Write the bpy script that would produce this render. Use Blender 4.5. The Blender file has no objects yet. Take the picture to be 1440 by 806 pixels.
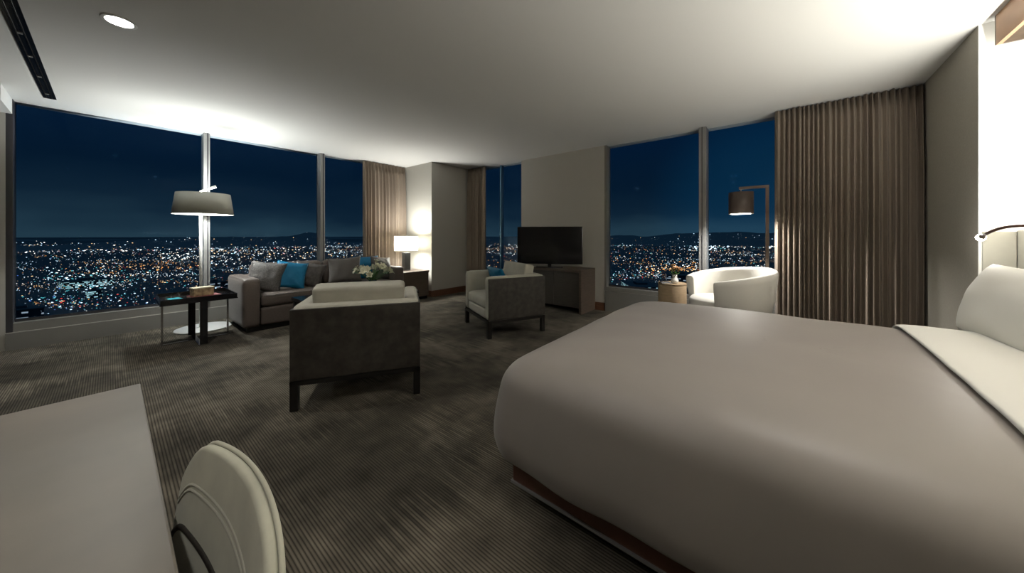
import bpy, bmesh, math, random
from mathutils import Vector, Matrix, noise
random.seed(7)
sc = bpy.context.scene
COL = sc.collection
PI = math.pi

# ---------------------------------------------------------------- camera, world, exposure
EYE, CEIL = 1.25, 2.74
cam_d = bpy.data.cameras.new('camera')
cam = bpy.data.objects.new('camera', cam_d)
COL.objects.link(cam)
cam_d.sensor_fit = 'HORIZONTAL'
cam_d.sensor_width = 36.0
cam_d.lens = 36.0 * 464 / 1440
cam_d.shift_y = -72 / 1440
cam_d.clip_start = 0.05
cam_d.clip_end = 60000
FWD = Vector((0.773, 0.635, 0)).normalized()      # the room's x axis runs along the left glazing
RGT = Vector((FWD.y, -FWD.x, 0))
cam.location = (0, 0, EYE)
cam.rotation_euler = (PI / 2, 0, math.atan2(FWD.y, FWD.x) - PI / 2)
sc.camera = cam
vs = sc.view_settings
vs.view_transform = 'Standard'; vs.look = 'None'; vs.exposure = 0.0; vs.gamma = 1.0
vs.use_curve_mapping = False

w = bpy.data.worlds.new('night_sky'); sc.world = w; w.use_nodes = True
nt = w.node_tree; nt.nodes.clear()
out = nt.nodes.new('ShaderNodeOutputWorld'); bg = nt.nodes.new('ShaderNodeBackground')
tc = nt.nodes.new('ShaderNodeTexCoord'); sep = nt.nodes.new('ShaderNodeSeparateXYZ')
ramp = nt.nodes.new('ShaderNodeValToRGB')
nt.links.new(tc.outputs['Generated'], sep.inputs[0])
nz = nt.nodes.new('ShaderNodeTexNoise'); nz.inputs['Scale'].default_value = 2.6; nz.inputs['Detail'].default_value = 4
mp = nt.nodes.new('ShaderNodeMapping'); mp.inputs['Scale'].default_value = (1, 1, 3.2)
nt.links.new(tc.outputs['Generated'], mp.inputs[0]); nt.links.new(mp.outputs[0], nz.inputs[0])
ad = nt.nodes.new('ShaderNodeMath'); ad.operation = 'MULTIPLY_ADD'
ad.inputs[1].default_value = 0.16; nt.links.new(nz.outputs[0], ad.inputs[0]); 
sb = nt.nodes.new('ShaderNodeMath'); sb.operation = 'SUBTRACT'; sb.inputs[1].default_value = 0.08
nt.links.new(sep.outputs[2], sb.inputs[0]); nt.links.new(sb.outputs[0], ad.inputs[2])
nt.links.new(ad.outputs[0], ramp.inputs[0])
e = ramp.color_ramp.elements
e[0].position = 0.0; e[0].color = (0.017, 0.042, 0.062, 1)
e[1].position = 0.06; e[1].color = (0.0050, 0.017, 0.033, 1)
x = e.new(0.14); x.color = (0.0016, 0.0095, 0.024, 1)
x = e.new(0.27); x.color = (0.0009, 0.0088, 0.028, 1)
x = e.new(0.6); x.color = (0.0010, 0.019, 0.050, 1)
nz2 = nt.nodes.new('ShaderNodeTexNoise'); nz2.inputs['Scale'].default_value = 1.7; nz2.inputs['Detail'].default_value = 3
nt.links.new(tc.outputs['Generated'], nz2.inputs[0])
# brighter cyan cloud bank over the stadium side (towards +x)
dotn = nt.nodes.new('ShaderNodeVectorMath'); dotn.operation = 'DOT_PRODUCT'
nt.links.new(tc.outputs['Generated'], dotn.inputs[0]); dotn.inputs[1].default_value = Vector((1, 0.02, 0.06)).normalized()
mr = nt.nodes.new('ShaderNodeMapRange'); mr.interpolation_type = 'SMOOTHSTEP'
mr.inputs['From Min'].default_value = 0.955; mr.inputs['From Max'].default_value = 1.0
nt.links.new(dotn.outputs['Value'], mr.inputs['Value'])
mx = nt.nodes.new('ShaderNodeMix'); mx.data_type = 'RGBA'; mx.blend_type = 'ADD'
nt.links.new(mr.outputs[0], mx.inputs['Factor']); nt.links.new(ramp.outputs[0], mx.inputs[6])
mx.inputs[7].default_value = (0.0, 0.012, 0.028, 1)
nt.links.new(mx.outputs[2], bg.inputs[0]); bg.inputs[1].default_value = 1.0
nt.links.new(bg.outputs[0], out.inputs[0])

fill_sun = bpy.data.lights.new('skyglow_fill', 'SUN'); fill_sun.energy = 0.16; fill_sun.color = (.35, .7, 1); fill_sun.angle = .3  # added dim blue sun standing in for city glow on the ground
mo = bpy.data.objects.new('skyglow_fill', fill_sun); COL.objects.link(mo); mo.rotation_euler = (math.radians(12), math.radians(-8), 0)
# ---------------------------------------------------------------- lamps' strengths (W)
P_FLOORLAMP, P_TABLE, P_DOWN, P_UPLIGHT, P_READ, P_ARC, P_BED = 115, 120, 100, 130, 5, 125, 42

# ---------------------------------------------------------------- materials
def lin(c):
    return tuple(((v / 255) / 12.92 if v / 255 <= 0.04045 else ((v / 255 + 0.055) / 1.055) ** 2.4) for v in c)

def mat(name, rgb, rough=0.6, metal=0.0, spec=0.5, nscale=0, namt=0.0, rgb2=None, bump=0.0, bscale=200, sheen=0.0, stretch=(1, 1, 1), coat=0.0, trans=0.0):
    m = bpy.data.materials.new(name); m.use_nodes = True
    t = m.node_tree; p = t.nodes['Principled BSDF']
    p.inputs['Base Color'].default_value = (*rgb, 1)
    p.inputs['Roughness'].default_value = rough; p.inputs['Metallic'].default_value = metal
    p.inputs['Specular IOR Level'].default_value = spec
    p.inputs['Sheen Weight'].default_value = sheen
    p.inputs['Coat Weight'].default_value = coat
    if trans: p.inputs['Transmission Weight'].default_value = trans
    tcn = t.nodes.new('ShaderNodeTexCoord'); mpn = t.nodes.new('ShaderNodeMapping')
    mpn.inputs['Scale'].default_value = stretch
    t.links.new(tcn.outputs['Object'], mpn.inputs[0])
    if nscale:
        n = t.nodes.new('ShaderNodeTexNoise'); n.inputs['Scale'].default_value = nscale; n.inputs['Detail'].default_value = 5
        t.links.new(mpn.outputs[0], n.inputs[0])
        r = t.nodes.new('ShaderNodeValToRGB'); t.links.new(n.outputs[0], r.inputs[0])
        c2 = rgb2 or tuple(v * (1 - namt) for v in rgb)
        r.color_ramp.elements[0].position = 0.32; r.color_ramp.elements[1].position = 0.68
        r.color_ramp.elements[0].color = (*c2, 1); r.color_ramp.elements[1].color = (*rgb, 1)
        t.links.new(r.outputs[0], p.inputs['Base Color'])
    if bump:
        n = t.nodes.new('ShaderNodeTexNoise'); n.inputs['Scale'].default_value = bscale; n.inputs['Detail'].default_value = 3
        t.links.new(mpn.outputs[0], n.inputs[0])
        b = t.nodes.new('ShaderNodeBump'); b.inputs['Strength'].default_value = bump; b.inputs['Distance'].default_value = 0.01
        t.links.new(n.outputs[0], b.inputs['Height']); t.links.new(b.outputs[0], p.inputs['Normal'])
    return m

def emat(name, rgb, s, sampled=False):
    m = bpy.data.materials.new(name); m.use_nodes = True
    t = m.node_tree; p = t.nodes['Principled BSDF']
    p.inputs['Base Color'].default_value = (0.02, 0.02, 0.02, 1)
    p.inputs['Emission Color'].default_value = (*rgb, 1); p.inputs['Emission Strength'].default_value = s
    if not sampled: m.cycles.emission_sampling = 'NONE'
    return m

def carpet_mat():
    m = bpy.data.materials.new('ribbed_carpet'); m.use_nodes = True
    t = m.node_tree; p = t.nodes['Principled BSDF']; L = t.links.new
    p.inputs['Roughness'].default_value = 0.95; p.inputs['Specular IOR Level'].default_value = 0.15
    g = t.nodes.new('ShaderNodeNewGeometry'); s = t.nodes.new('ShaderNodeSeparateXYZ'); L(g.outputs['Position'], s.inputs[0])
    def math_(op, a, b=None, c=None):
        n = t.nodes.new('ShaderNodeMath'); n.operation = op
        for i, v in enumerate((a, b, c)):
            if v is None: continue
            if isinstance(v, (int, float)): n.inputs[i].default_value = v
            else: L(v, n.inputs[i])
        return n.outputs[0]
    PER = 0.0135
    k = math_('DIVIDE', s.outputs[0], PER)
    fl = math_('FLOOR', k); fr = math_('FRACT', k)
    rib = math_('SINE', math_('MULTIPLY', fr, PI))            # 0..1 across a rib
    wn = t.nodes.new('ShaderNodeTexWhiteNoise'); wn.noise_dimensions = '1D'; L(fl, wn.inputs['W'])
    # every rib starts and ends its colour patch at its own place: brushed, ragged patch ends
    voff = math_('MULTIPLY_ADD', wn.outputs[0], 0.26, s.outputs[1])
    cmb = t.nodes.new('ShaderNodeCombineXYZ'); L(s.outputs[0], cmb.inputs[0]); L(voff, cmb.inputs[1])
    mp_ = t.nodes.new('ShaderNodeMapping'); mp_.inputs['Scale'].default_value = (0.62, 0.95, 1); mp_.inputs['Location'].default_value = (3.1, 0.4, 0)
    L(cmb.outputs[0], mp_.inputs[0])
    n1 = t.nodes.new('ShaderNodeTexNoise'); n1.inputs['Scale'].default_value = 1.5; n1.inputs['Detail'].default_value = 2.5
    L(mp_.outputs[0], n1.inputs[0])
    r = t.nodes.new('ShaderNodeValToRGB'); L(n1.outputs[0], r.inputs[0])
    r.color_ramp.elements[0].position = 0.40; r.color_ramp.elements[0].color = (*lin((66, 62, 54)), 1)
    r.color_ramp.elements[1].position = 0.60; r.color_ramp.elements[1].color = (*lin((98, 92, 81)), 1)
    r2 = r.color_ramp.elements.new(0.49); r2.color = (*lin((80, 75, 66)), 1)
    n2 = t.nodes.new('ShaderNodeTexNoise'); n2.inputs['Scale'].default_value = 5; n2.inputs['Detail'].default_value = 6
    L(g.outputs['Position'], n2.inputs[0])
    r3 = t.nodes.new('ShaderNodeMapRange'); L(n2.outputs[0], r3.inputs[0]); r3.inputs[1].default_value = .3; r3.inputs[2].default_value = .7
    r3.inputs[3].default_value = 0.55; r3.inputs[4].default_value = 1.3
    ribv = math_('MULTIPLY_ADD', rib, 1.0, 0.27)
    tot = math_('MULTIPLY', ribv, r3.outputs[0])
    mxn = t.nodes.new('ShaderNodeVectorMath'); mxn.operation = 'SCALE'
    L(r.outputs[0], mxn.inputs[0]); L(tot, mxn.inputs['Scale'])
    L(mxn.outputs[0], p.inputs['Base Color'])
    b = t.nodes.new('ShaderNodeBump'); b.inputs['Strength'].default_value = 0.5; b.inputs['Distance'].default_value = 0.004
    L(rib, b.inputs['Height']); L(b.outputs[0], p.inputs['Normal'])
    return m

def glass_mat():
    m = bpy.data.materials.new('window_glass'); m.use_nodes = True
    t = m.node_tree; t.nodes.clear(); L = t.links.new
    o = t.nodes.new('ShaderNodeOutputMaterial'); mx_ = t.nodes.new('ShaderNodeMixShader')
    tr = t.nodes.new('ShaderNodeBsdfTransparent'); tr.inputs[0].default_value = (0.93, 0.97, 1, 1)
    gl = t.nodes.new('ShaderNodeBsdfGlossy'); gl.inputs['Roughness'].default_value = 0.02; gl.inputs[0].default_value = (0.35, 0.6, 0.9, 1)
    fr = t.nodes.new('ShaderNodeFresnel'); fr.inputs[0].default_value = 1.10
    L(fr.outputs[0], mx_.inputs[0]); L(tr.outputs[0], mx_.inputs[1]); L(gl.outputs[0], mx_.inputs[2]); L(mx_.outputs[0], o.inputs[0])
    return m

def shade_mat(name, rgb, trans_rgb, fac):
    m = bpy.data.materials.new(name); m.use_nodes = True
    t = m.node_tree; t.nodes.clear(); L = t.links.new
    o = t.nodes.new('ShaderNodeOutputMaterial'); mx_ = t.nodes.new('ShaderNodeMixShader')
    d = t.nodes.new('ShaderNodeBsdfDiffuse'); d.inputs[0].default_value = (*rgb, 1)
    tr = t.nodes.new('ShaderNodeBsdfTranslucent'); tr.inputs[0].default_value = (*trans_rgb, 1)
    mx_.inputs[0].default_value = fac
    L(d.outputs[0], mx_.inputs[1]); L(tr.outputs[0], mx_.inputs[2]); L(mx_.outputs[0], o.inputs[0])
    return m

M = {}
M['carpet'] = carpet_mat()
M['ceiling'] = mat('ceiling_paint', (0.62, 0.615, 0.595), 0.9, spec=0.1)
M['wall'] = mat('wall_paint', (0.42, 0.405, 0.365), 0.85, spec=0.15, bump=0.03, bscale=400)
M['greywall'] = mat('grey_wallcovering', (0.34, 0.32, 0.275), 0.8, spec=0.15, nscale=90, namt=0.1)
M['sill'] = mat('sill_paint', (0.17, 0.165, 0.15), 0.5)
M['alu'] = mat('pale_metal', (0.23, 0.23, 0.225), 0.45, metal=0.2)
M['darkalu'] = mat('dark_gasket', (0.03, 0.03, 0.035), 0.4)
M['bluealu'] = mat('blue_coated_jamb', (0.12, 0.25, 0.36), 0.3, metal=0.4)
M['basewood'] = mat('skirting_wood', (0.16, 0.07, 0.035), 0.45, nscale=14, namt=0.45, stretch=(1, 1, 9))
M['glass'] = glass_mat()
M['curtain'] = mat('curtain_cloth', (0.29, 0.235, 0.185), 0.85, spec=0.2, sheen=0.05, bump=0.25, bscale=600, nscale=300, namt=0.3)
M['sofa'] = mat('sofa_fabric', (0.118, 0.094, 0.080), 0.5, spec=0.35, sheen=0.12, nscale=60, namt=0.22, bump=0.12, bscale=350, stretch=(1, 1, 2.5))
M['shell'] = mat('chair_shell_fabric', (0.042, 0.036, 0.030), 0.5, spec=0.3, nscale=16, rgb2=(0.019, 0.016, 0.013), bump=0.1, bscale=250)
M['cream'] = mat('cream_velvet', (0.44, 0.425, 0.355), 0.75, sheen=0.1, nscale=6, namt=0.14, bump=0.05, bscale=150)
M['desk_cream'] = mat('cream_suede', (0.50, 0.49, 0.38), 0.7, sheen=0.3, nscale=9, namt=0.28)
M['white_fab'] = mat('white_upholstery', (0.62, 0.60, 0.55), 0.8, sheen=0.2, bump=0.03, bscale=300)
M['darkmetal'] = mat('blackened_metal', (0.022, 0.020, 0.018), 0.35, metal=0.5)
M['black'] = mat('black_lacquer', (0.008, 0.008, 0.009), 0.18)
M['chrome'] = mat('chrome', (0.5, 0.5, 0.52), 0.12, metal=1.0)
M['bronze'] = mat('bronze_metal', (0.20, 0.16, 0.13), 0.3, metal=0.9)
M['teal'] = mat('teal_silk', (0.0, 0.135, 0.27), 0.5, sheen=0.0, spec=0.3, bump=0.1, bscale=60)
M['pgrey'] = mat('grey_weave', (0.12, 0.11, 0.105), 0.6, sheen=0.1, nscale=70, namt=0.6, bump=0.2, bscale=180)
M['pdark'] = mat('charcoal_crinkle', (0.075, 0.064, 0.06), 0.4, sheen=0.1, nscale=26, namt=0.5, bump=0.5, bscale=30, stretch=(1, 3, 1))
M['ptaupe'] = mat('taupe_cloth', (0.085, 0.074, 0.067), 0.6, sheen=0.1, bump=0.06, bscale=300)
M['duvet'] = mat('taupe_duvet', (0.25, 0.224, 0.205), 0.45, spec=0.4, sheen=0.15, nscale=2.2, namt=0.08, bump=0.015, bscale=400)
M['linen'] = mat('white_linen', (0.70, 0.69, 0.64), 0.75, sheen=0.2)
M['bedwood'] = mat('bed_base_leather', (0.13, 0.055, 0.035), 0.5, nscale=8, namt=0.3)
M['wood'] = mat('walnut_veneer', (0.105, 0.078, 0.058), 0.42, nscale=10, namt=0.35, stretch=(1, 1, 10))
M['greenwood'] = mat('dark_door_veneer', (0.055, 0.048, 0.040), 0.4, nscale=10, namt=0.3, stretch=(1, 1, 8))
M['palewood'] = mat('pale_oak', (0.36, 0.26, 0.16), 0.5, nscale=12, namt=0.2, stretch=(1, 1, 6))
M['canopy'] = mat('pale_copper_veneer', (0.48, 0.28, 0.16), 0.45, nscale=5, namt=0.15)
M['screen'] = mat('tv_screen', (0.006, 0.006, 0.007), 0.13, spec=0.6)
M['desk'] = mat('desk_top', (0.235, 0.205, 0.168), 0.36, nscale=2.6, rgb2=(0.165, 0.15, 0.125), coat=0.1)
M['plate'] = mat('lamp_white', (0.75, 0.75, 0.73), 0.4)
M['shade_grey'] = mat('greige_lampshade', (0.52, 0.52, 0.45), 0.35, spec=0.5)
M['shade_in'] = mat('white_shade_lining', (0.85, 0.84, 0.8), 0.7)
M['shade_white'] = shade_mat('white_lampshade', (0.8, 0.79, 0.74), (0.97, 0.95, 0.88), 0.95)
M['shade_brown'] = mat('brown_lampshade', (0.045, 0.032, 0.026), 0.6)
M['lampbase'] = mat('dark_lamp_column', (0.05, 0.05, 0.047), 0.35)
M['leaf'] = mat('leaf_green', (0.05, 0.13, 0.025), 0.45)
M['petal'] = mat('cream_petal', (0.72, 0.70, 0.52), 0.5)
M['pink'] = mat('pink_petal', (0.62, 0.30, 0.20), 0.6, nscale=30, rgb2=(0.5, 0.42, 0.2))
M['porcelain'] = mat('white_porcelain', (0.68, 0.67, 0.63), 0.3)
M['vaseglass'] = mat('dark_vase_glass', (0.05, 0.08, 0.07), 0.1)
M['paper'] = mat('magazine_paper', (0.5, 0.5, 0.5), 0.5, nscale=40, rgb2=(0.05, 0.05, 0.05))
M['red'] = mat('dark_red_cover', (0.20, 0.03, 0.035), 0.5)
M['tealcover'] = mat('teal_cover', (0.0, 0.30, 0.38), 0.4)
M['tan'] = mat('tan_box', (0.50, 0.38, 0.22), 0.6, nscale=22, rgb2=(0.10, 0.05, 0.02))
M['tanlid'] = mat('cream_box_lid', (0.62, 0.55, 0.38), 0.6)
M['bulb'] = emat('lit_bulb', (1, 0.96, 0.88), 60)
M['ledspot'] = emat('lit_downlight', (1, 0.97, 0.9), 40)
M['ledstrip'] = emat('lit_led_strip', (1, 0.85, 0.62), 14, True)
M['ground'] = mat('night_ground', (0.10, 0.12, 0.13), 0.9)
M['hill'] = mat('night_hill', (0.17, 0.20, 0.21), 0.95)

# ---------------------------------------------------------------- geometry helpers
def link(name, bm, m, parent=None, smooth=False, mods=None):
    me = bpy.data.meshes.new(name); bmesh.ops.recalc_face_normals(bm, faces=bm.faces)
    bm.to_mesh(me); bm.free()
    mm = m if isinstance(m, (list, tuple)) else [m]
    for q in mm: me.materials.append(M[q])
    if smooth:
        for f in me.polygons: f.use_smooth = True
    o = bpy.data.objects.new(name, me); COL.objects.link(o)
    if parent: o.parent = parent
    return o

def tag(o, label, cat, group=None, kind=None):
    o['label'] = label; o['category'] = cat
    if group: o['group'] = group
    if kind: o['kind'] = kind
    return o

def thing(name, label, cat, loc=(0, 0, 0), rz=0, group=None):
    o = bpy.data.objects.new(name, None); COL.objects.link(o)
    o.empty_display_size = 0.1
    o.location = loc; o.rotation_euler = (0, 0, rz)
    return tag(o, label, cat, group)

def struct(name, bm, m, parent=None, label=None, smooth=False):
    o = link(name, bm, m, parent, smooth)
    o['kind'] = 'structure'
    if label: o['label'] = label
    return o

def box(bm, x0, x1, y0, y1, z0, z1, bev=0.0, seg=2, mi=0):
    r = bmesh.ops.create_cube(bm, size=1)
    for v in r['verts']:
        v.co = Vector(((x0 + x1) / 2 + v.co.x * (x1 - x0), (y0 + y1) / 2 + v.co.y * (y1 - y0), (z0 + z1) / 2 + v.co.z * (z1 - z0)))
    fs = set(f for v in r['verts'] for f in v.link_faces)
    for f in fs: f.material_index = mi
    if bev:
        es = list(set(e_ for v in r['verts'] for e_ in v.link_edges))
        bmesh.ops.bevel(bm, geom=es, offset=bev, segments=seg, profile=0.6, affect='EDGES')
    return bm

def B(*a, **k):
    return box(bmesh.new(), *a, **k)

def tube(bm, pts, r, n=10, cap=True):
    pts = [Vector(p) for p in pts]
    rr = r if isinstance(r, (list, tuple)) else [r] * len(pts)
    rings = []; prev = None
    for i, p in enumerate(pts):
        d = (pts[min(i + 1, len(pts) - 1)] - pts[max(i - 1, 0)]).normalized()
        a = prev if prev is not None else (Vector((0, 0, 1)) if abs(d.z) < 0.9 else Vector((1, 0, 0)))
        s_ = d.cross(a).normalized(); u_ = s_.cross(d).normalized(); prev = u_
        rings.append([bm.verts.new(p + (s_ * math.cos(2 * PI * k / n) + u_ * math.sin(2 * PI * k / n)) * rr[i]) for k in range(n)])
    for a, b in zip(rings, rings[1:]):
        for k in range(n): bm.faces.new((a[k], a[(k + 1) % n], b[(k + 1) % n], b[k]))
    if cap:
        bm.faces.new(rings[0]); bm.faces.new(rings[-1])
    return bm

def lathe(bm, prof, n=32, c=(0, 0, 0), closed=True):
    rings = [[bm.verts.new((c[0] + r * math.cos(2 * PI * k / n), c[1] + r * math.sin(2 * PI * k / n), c[2] + z)) for k in range(n)] for r, z in prof]
    for a, b in zip(rings, rings[1:]):
        for k in range(n): bm.faces.new((a[k], a[(k + 1) % n], b[(k + 1) % n], b[k]))
    if closed:
        bm.faces.new(rings[0]); bm.faces.new(rings[-1])
    return bm

def shell_lathe(bm, prof, th, n=48, c=(0, 0, 0)):
    """thin open drum: profile out and back in"""
    inner = [(r - th, z) for r, z in reversed(prof)]
    full = prof + inner
    rings = [[bm.verts.new((c[0] + r * math.cos(2 * PI * k / n), c[1] + r * math.sin(2 * PI * k / n), c[2] + z)) for k in range(n)] for r, z in full]
    m_ = len(rings)
    for i in range(m_):
        a, b = rings[i], rings[(i + 1) % m_]
        for k in range(n):
            f = bm.faces.new((a[k], a[(k + 1) % n], b[(k + 1) % n], b[k]))
            f.material_index = 1 if i >= len(prof) else 0
    return bm

def cushion(bm, cx, cy, cz, lx, ly, lz, p=6.0, n=14, puff=0.0):
    """upholstered block: rounded box with slightly domed faces"""
    r = bmesh.ops.create_cube(bm, size=2)
    es = list(set(e_ for v in r['verts'] for e_ in v.link_edges))
    q = bmesh.ops.subdivide_edges(bm, edges=es, cuts=n, use_grid_fill=True)
    comp = list(bm.verts)
    for v in comp:
        c = v.co.copy(); m_ = max(abs(c.x), abs(c.y), abs(c.z))
        # superellipsoid projection weighted by real dimensions: constant corner radius
        h = Vector((lx / 2, ly / 2, lz / 2)); R = min(h) * (2.0 / p) * 1.3
        R = min(R, min(h) * 0.95)
        pt = Vector((c.x * h.x, c.y * h.y, c.z * h.z))
        inner = Vector([max(-(h[i] - R), min(h[i] - R, pt[i])) for i in range(3)])
        d = pt - inner
        if d.length > 1e-6: pt = inner + d.normalized() * R * min(1, 1)
        if puff:
            a = 1 - (abs(c.x)) ** 2; b = 1 - (abs(c.y)) ** 2; cc = 1 - abs(c.z) ** 2
            if lz <= lx and lz <= ly: pt.z += (1 if c.z > 0 else -1) * puff * max(a, 0) * max(b, 0) * abs(c.z)
            elif ly <= lx and ly <= lz: pt.y += (1 if c.y > 0 else -1) * puff * max(a, 0) * max(cc, 0) * abs(c.y)
            else: pt.x += (1 if c.x > 0 else -1) * puff * max(b, 0) * max(cc, 0) * abs(c.x)
        v.co = pt + Vector((cx, cy, cz))
    return bm

def pillow_bm(wd, ht, th, n=22, corner=0.10, crease=0.012, seed=0):
    """throw pillow in its own xz plane, thick along y, with pulled-out corners"""
    bm = bmesh.new(); g = {}
    for side in (-1, 1):
        for i in range(n + 1):
            for j in range(n + 1):
                a = -1 + 2 * i / n; b = -1 + 2 * j / n
                edge = (1 - a * a) * (1 - b * b)
                x_ = a * wd / 2 * (1 - corner * (1 - b * b) * abs(a) ** 3)
                z_ = b * ht / 2 * (1 - corner * (1 - a * a) * abs(b) ** 3)
                if (i in (0, n) or j in (0, n)):
                    if side == 1: continue
                    g[(-1, i, j)] = g[(1, i, j)] = bm.verts.new((x_, 0, z_)); continue
                t_ = th / 2 * (max(edge, 0) ** 0.42)
                t_ += crease * noise.noise(Vector((a * 2.2 + seed, b * 2.2, side * 3 + seed))) * edge ** 0.3
                g[(side, i, j)] = bm.verts.new((x_, side * t_, z_))
    for side in (-1, 1):
        for i in range(n):
            for j in range(n):
                bm.faces.new((g[(side, i, j)], g[(side, i + 1, j)], g[(side, i + 1, j + 1)], g[(side, i, j + 1)]))
    return bm

def spot(name, loc, target, power, angle, blend=0.5, r=0.05, col=(1, 0.97, 0.91)):
    l = bpy.data.lights.new(name, 'SPOT'); l.energy = power; l.spot_size = angle; l.spot_blend = blend
    l.shadow_soft_size = r; l.color = col
    o = bpy.data.objects.new(name, l); COL.objects.link(o); o.location = loc
    o.rotation_euler = (Vector(target) - Vector(loc)).to_track_quat('-Z', 'Y').to_euler()
    return o

def point(name, loc, power, r=0.05, col=(1, 0.97, 0.91)):
    l = bpy.data.lights.new(name, 'POINT'); l.energy = power; l.shadow_soft_size = r; l.color = col
    o = bpy.data.objects.new(name, l); COL.objects.link(o); o.location = loc
    return o

# ---------------------------------------------------------------- room shell
VL, UR, VG, UN, VH = 6.5, 5.2, -1.07, 3.915, -1.30     # left glazing, right wall, grey wall, niche side, head wall
UW = -3.6
struct('floor', B(UW - .15, 5.45, -1.45, 6.75, -0.12, 0), 'carpet')
struct('ceiling', B(UW - .15, 5.45, -1.45, 6.75, CEIL, CEIL + 0.15), 'ceiling')
bm = bmesh.new()
box(bm, UW, -0.72, VL, VL + .2, 0, CEIL)                       # solid wall left of the glazing
box(bm, -0.72, 4.13, VL, VL + .2, 0, 0.19)
struct('wall_left', bm, 'wall')
struct('trim_1', B(UW, -0.68, 5.9, VL - .001, CEIL - 0.165, CEIL - .001), 'ceiling', label='dropped white soffit at the left end of the glazing')
bm = bmesh.new(); box(bm, 4.13, 5.45, 5.5, VL + .2, 0, CEIL)
struct('wall_corner', bm, 'wall', label='pale corner pillar beside the lit table lamp')
bm = bmesh.new()
box(bm, UR, UR + .2, 4.03, 5.5, 0, 0.42); box(bm, UR, UR + .2, 2.29, 4.03, 0, CEIL); box(bm, UR, UR + .2, -1.2, 2.29, 0, 0.34)
struct('wall_right', bm, 'wall')
struct('trim_4', B(UR - .012, UR, -1.06, 2.275, 0.0, .335), 'sill', label='grey panel below the right window')
struct('wall_side', B(UN, 5.45, -1.45, VG, 0, CEIL), 'greywall', label='grey wall return beside the wide brown curtain')
struct('wall_head', B(UW, UN, -1.45, VH, 0, CEIL), 'wall')
struct('wall_back', B(UW - .15, UW, -1.45, 6.7, 0, CEIL), 'wall')
# the niche side is plain white paint from ceiling to headboard
struct('trim_2', B(UN - .012, UN, VH, VG + .0, 0, CEIL - .001), 'shade_in', label='white painted side of the bed niche')
# skirtings
bm = bmesh.new(); box(bm, 4.118, 5.19, 5.488, 5.5, 0, 0.125); box(bm, 4.118, 4.13, 5.5, 6.49, 0, 0.125)
struct('baseboard_corner', bm, 'basewood')
bm = bmesh.new(); box(bm, 5.186, 5.2, 2.276, 4.03, 0, 0.13); box(bm, 5.186, 5.27, 2.276, 2.29, 0, 0.13)
struct('baseboard_right', bm, 'basewood')
struct('baseboard_left', B(-0.72, 4.118, 6.478, 6.5, 0, 0.185), 'sill')

def window(name, label):
    o = bpy.data.objects.new(name, None); COL.objects.link(o); o['kind'] = 'structure'; o['label'] = label
    return o
# left glazing, three panes
w1 = window('window_1', 'wide left window over the night city, three panes')
link('window_sill', B(-0.72, 4.13, 6.505, 6.70, 0.19, 0.285), 'sill', w1)
bm = bmesh.new(); box(bm, -0.72, -0.675, 6.50, 6.7, .19, CEIL - .001, .004); 
link('window_frame', bm, 'darkalu', w1)
link('window_frame', B(-0.675, 4.13, 6.60, 6.64, 0.285, 0.315), 'darkalu', w1)
for (a, b) in ((0.855, 0.925), (2.415, 2.49)):
    mu = link('mullion', B(a, b, 6.47, 6.66, 0.285, CEIL - .001, 0.006), 'alu', w1)
    link('groove', B((a + b) / 2 + .002, (a + b) / 2 + .018, 6.466, 6.4705, 0.285, CEIL - .001), 'darkalu', mu)
for (a, b) in ((-0.675, 0.855), (0.925, 2.415), (2.49, 4.13)):
    link('pane', B(a, b, 6.615, 6.621, .3, CEIL - .001), 'glass', w1)
# narrow window beside the corner pillar
w2 = window('window_2', 'narrow window between the corner pillar and the television wall')
link('window_sill', B(5.2, 5.4, 4.03, 5.5, .42, .45), 'sill', w2)
link('pane', B(5.32, 5.326, 4.03, 5.5, .45, CEIL - .001), 'glass', w2)
link('mullion', B(5.27, 5.36, 4.63, 4.66, .45, CEIL - .001), 'bluealu', w2)
# right window, two panes in view
w3 = window('window_3', 'right window behind the white tub chair, two panes')
link('window_sill', B(5.195, 5.42, -1.07, 2.29, .34, .40), 'sill', w3)
link('window_frame', B(5.29, 5.33, -1.07, 2.29, .40, .43), 'darkalu', w3)
link('window_frame', B(5.2, 5.36, 2.255, 2.289, .40, CEIL - .001), 'sill', w3)
mu = link('mullion', B(5.16, 5.36, .81, .90, .40, CEIL - .001, 0.006), 'alu', w3)
link('groove', B(5.156, 5.1605, .855, .865, .40, CEIL - .001), 'darkalu', mu)
for (a, b) in ((-1.07, .81), (.90, 2.255)):
    link('pane', B(5.31, 5.316, a, b, .41, CEIL - .001), 'glass', w3)

# ceiling slot diffuser and downlight
t = thing('ceiling_slot_vent', 'long black slot vent in the ceiling at the upper left', 'ceiling vent', (-0.415, 4.5, CEIL))
link('vent_frame', B(-.042, .042, -1.7, 1.66, -.006, -.0005), 'black', t)
link('blade', B(-.022, -.017, -1.68, 1.64, -.012, -.006), 'darkmetal', t)
link('blade', B(.012, .017, -1.68, 1.64, -.012, -.006), 'darkmetal', t)
for yy in (-.95, -.2, .3, .85, 1.45):
    link('bracket', B(-.018, .006, yy, yy + .035, -.011, -.006), 'alu', t)
t = thing('recessed_downlight', 'round lit downlight in the ceiling at upper left', 'ceiling light', (0.04, 3.57, CEIL))
bm = bmesh.new(); shell_lathe(bm, [(0.085, -0.006), (0.085, -0.001)], 0.018, 40)
link('trim_ring', bm, ['plate', 'plate'], t)
bm = bmesh.new(); lathe(bm, [(0.066, -0.003), (0.066, -0.001)], 32); link('lens', bm, 'ledspot', t)
spot('downlight_beam', (0.04, 3.57, CEIL - .02), (0.04, 3.57, 0), P_DOWN, math.radians(120), 0.6, 0.06)

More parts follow.
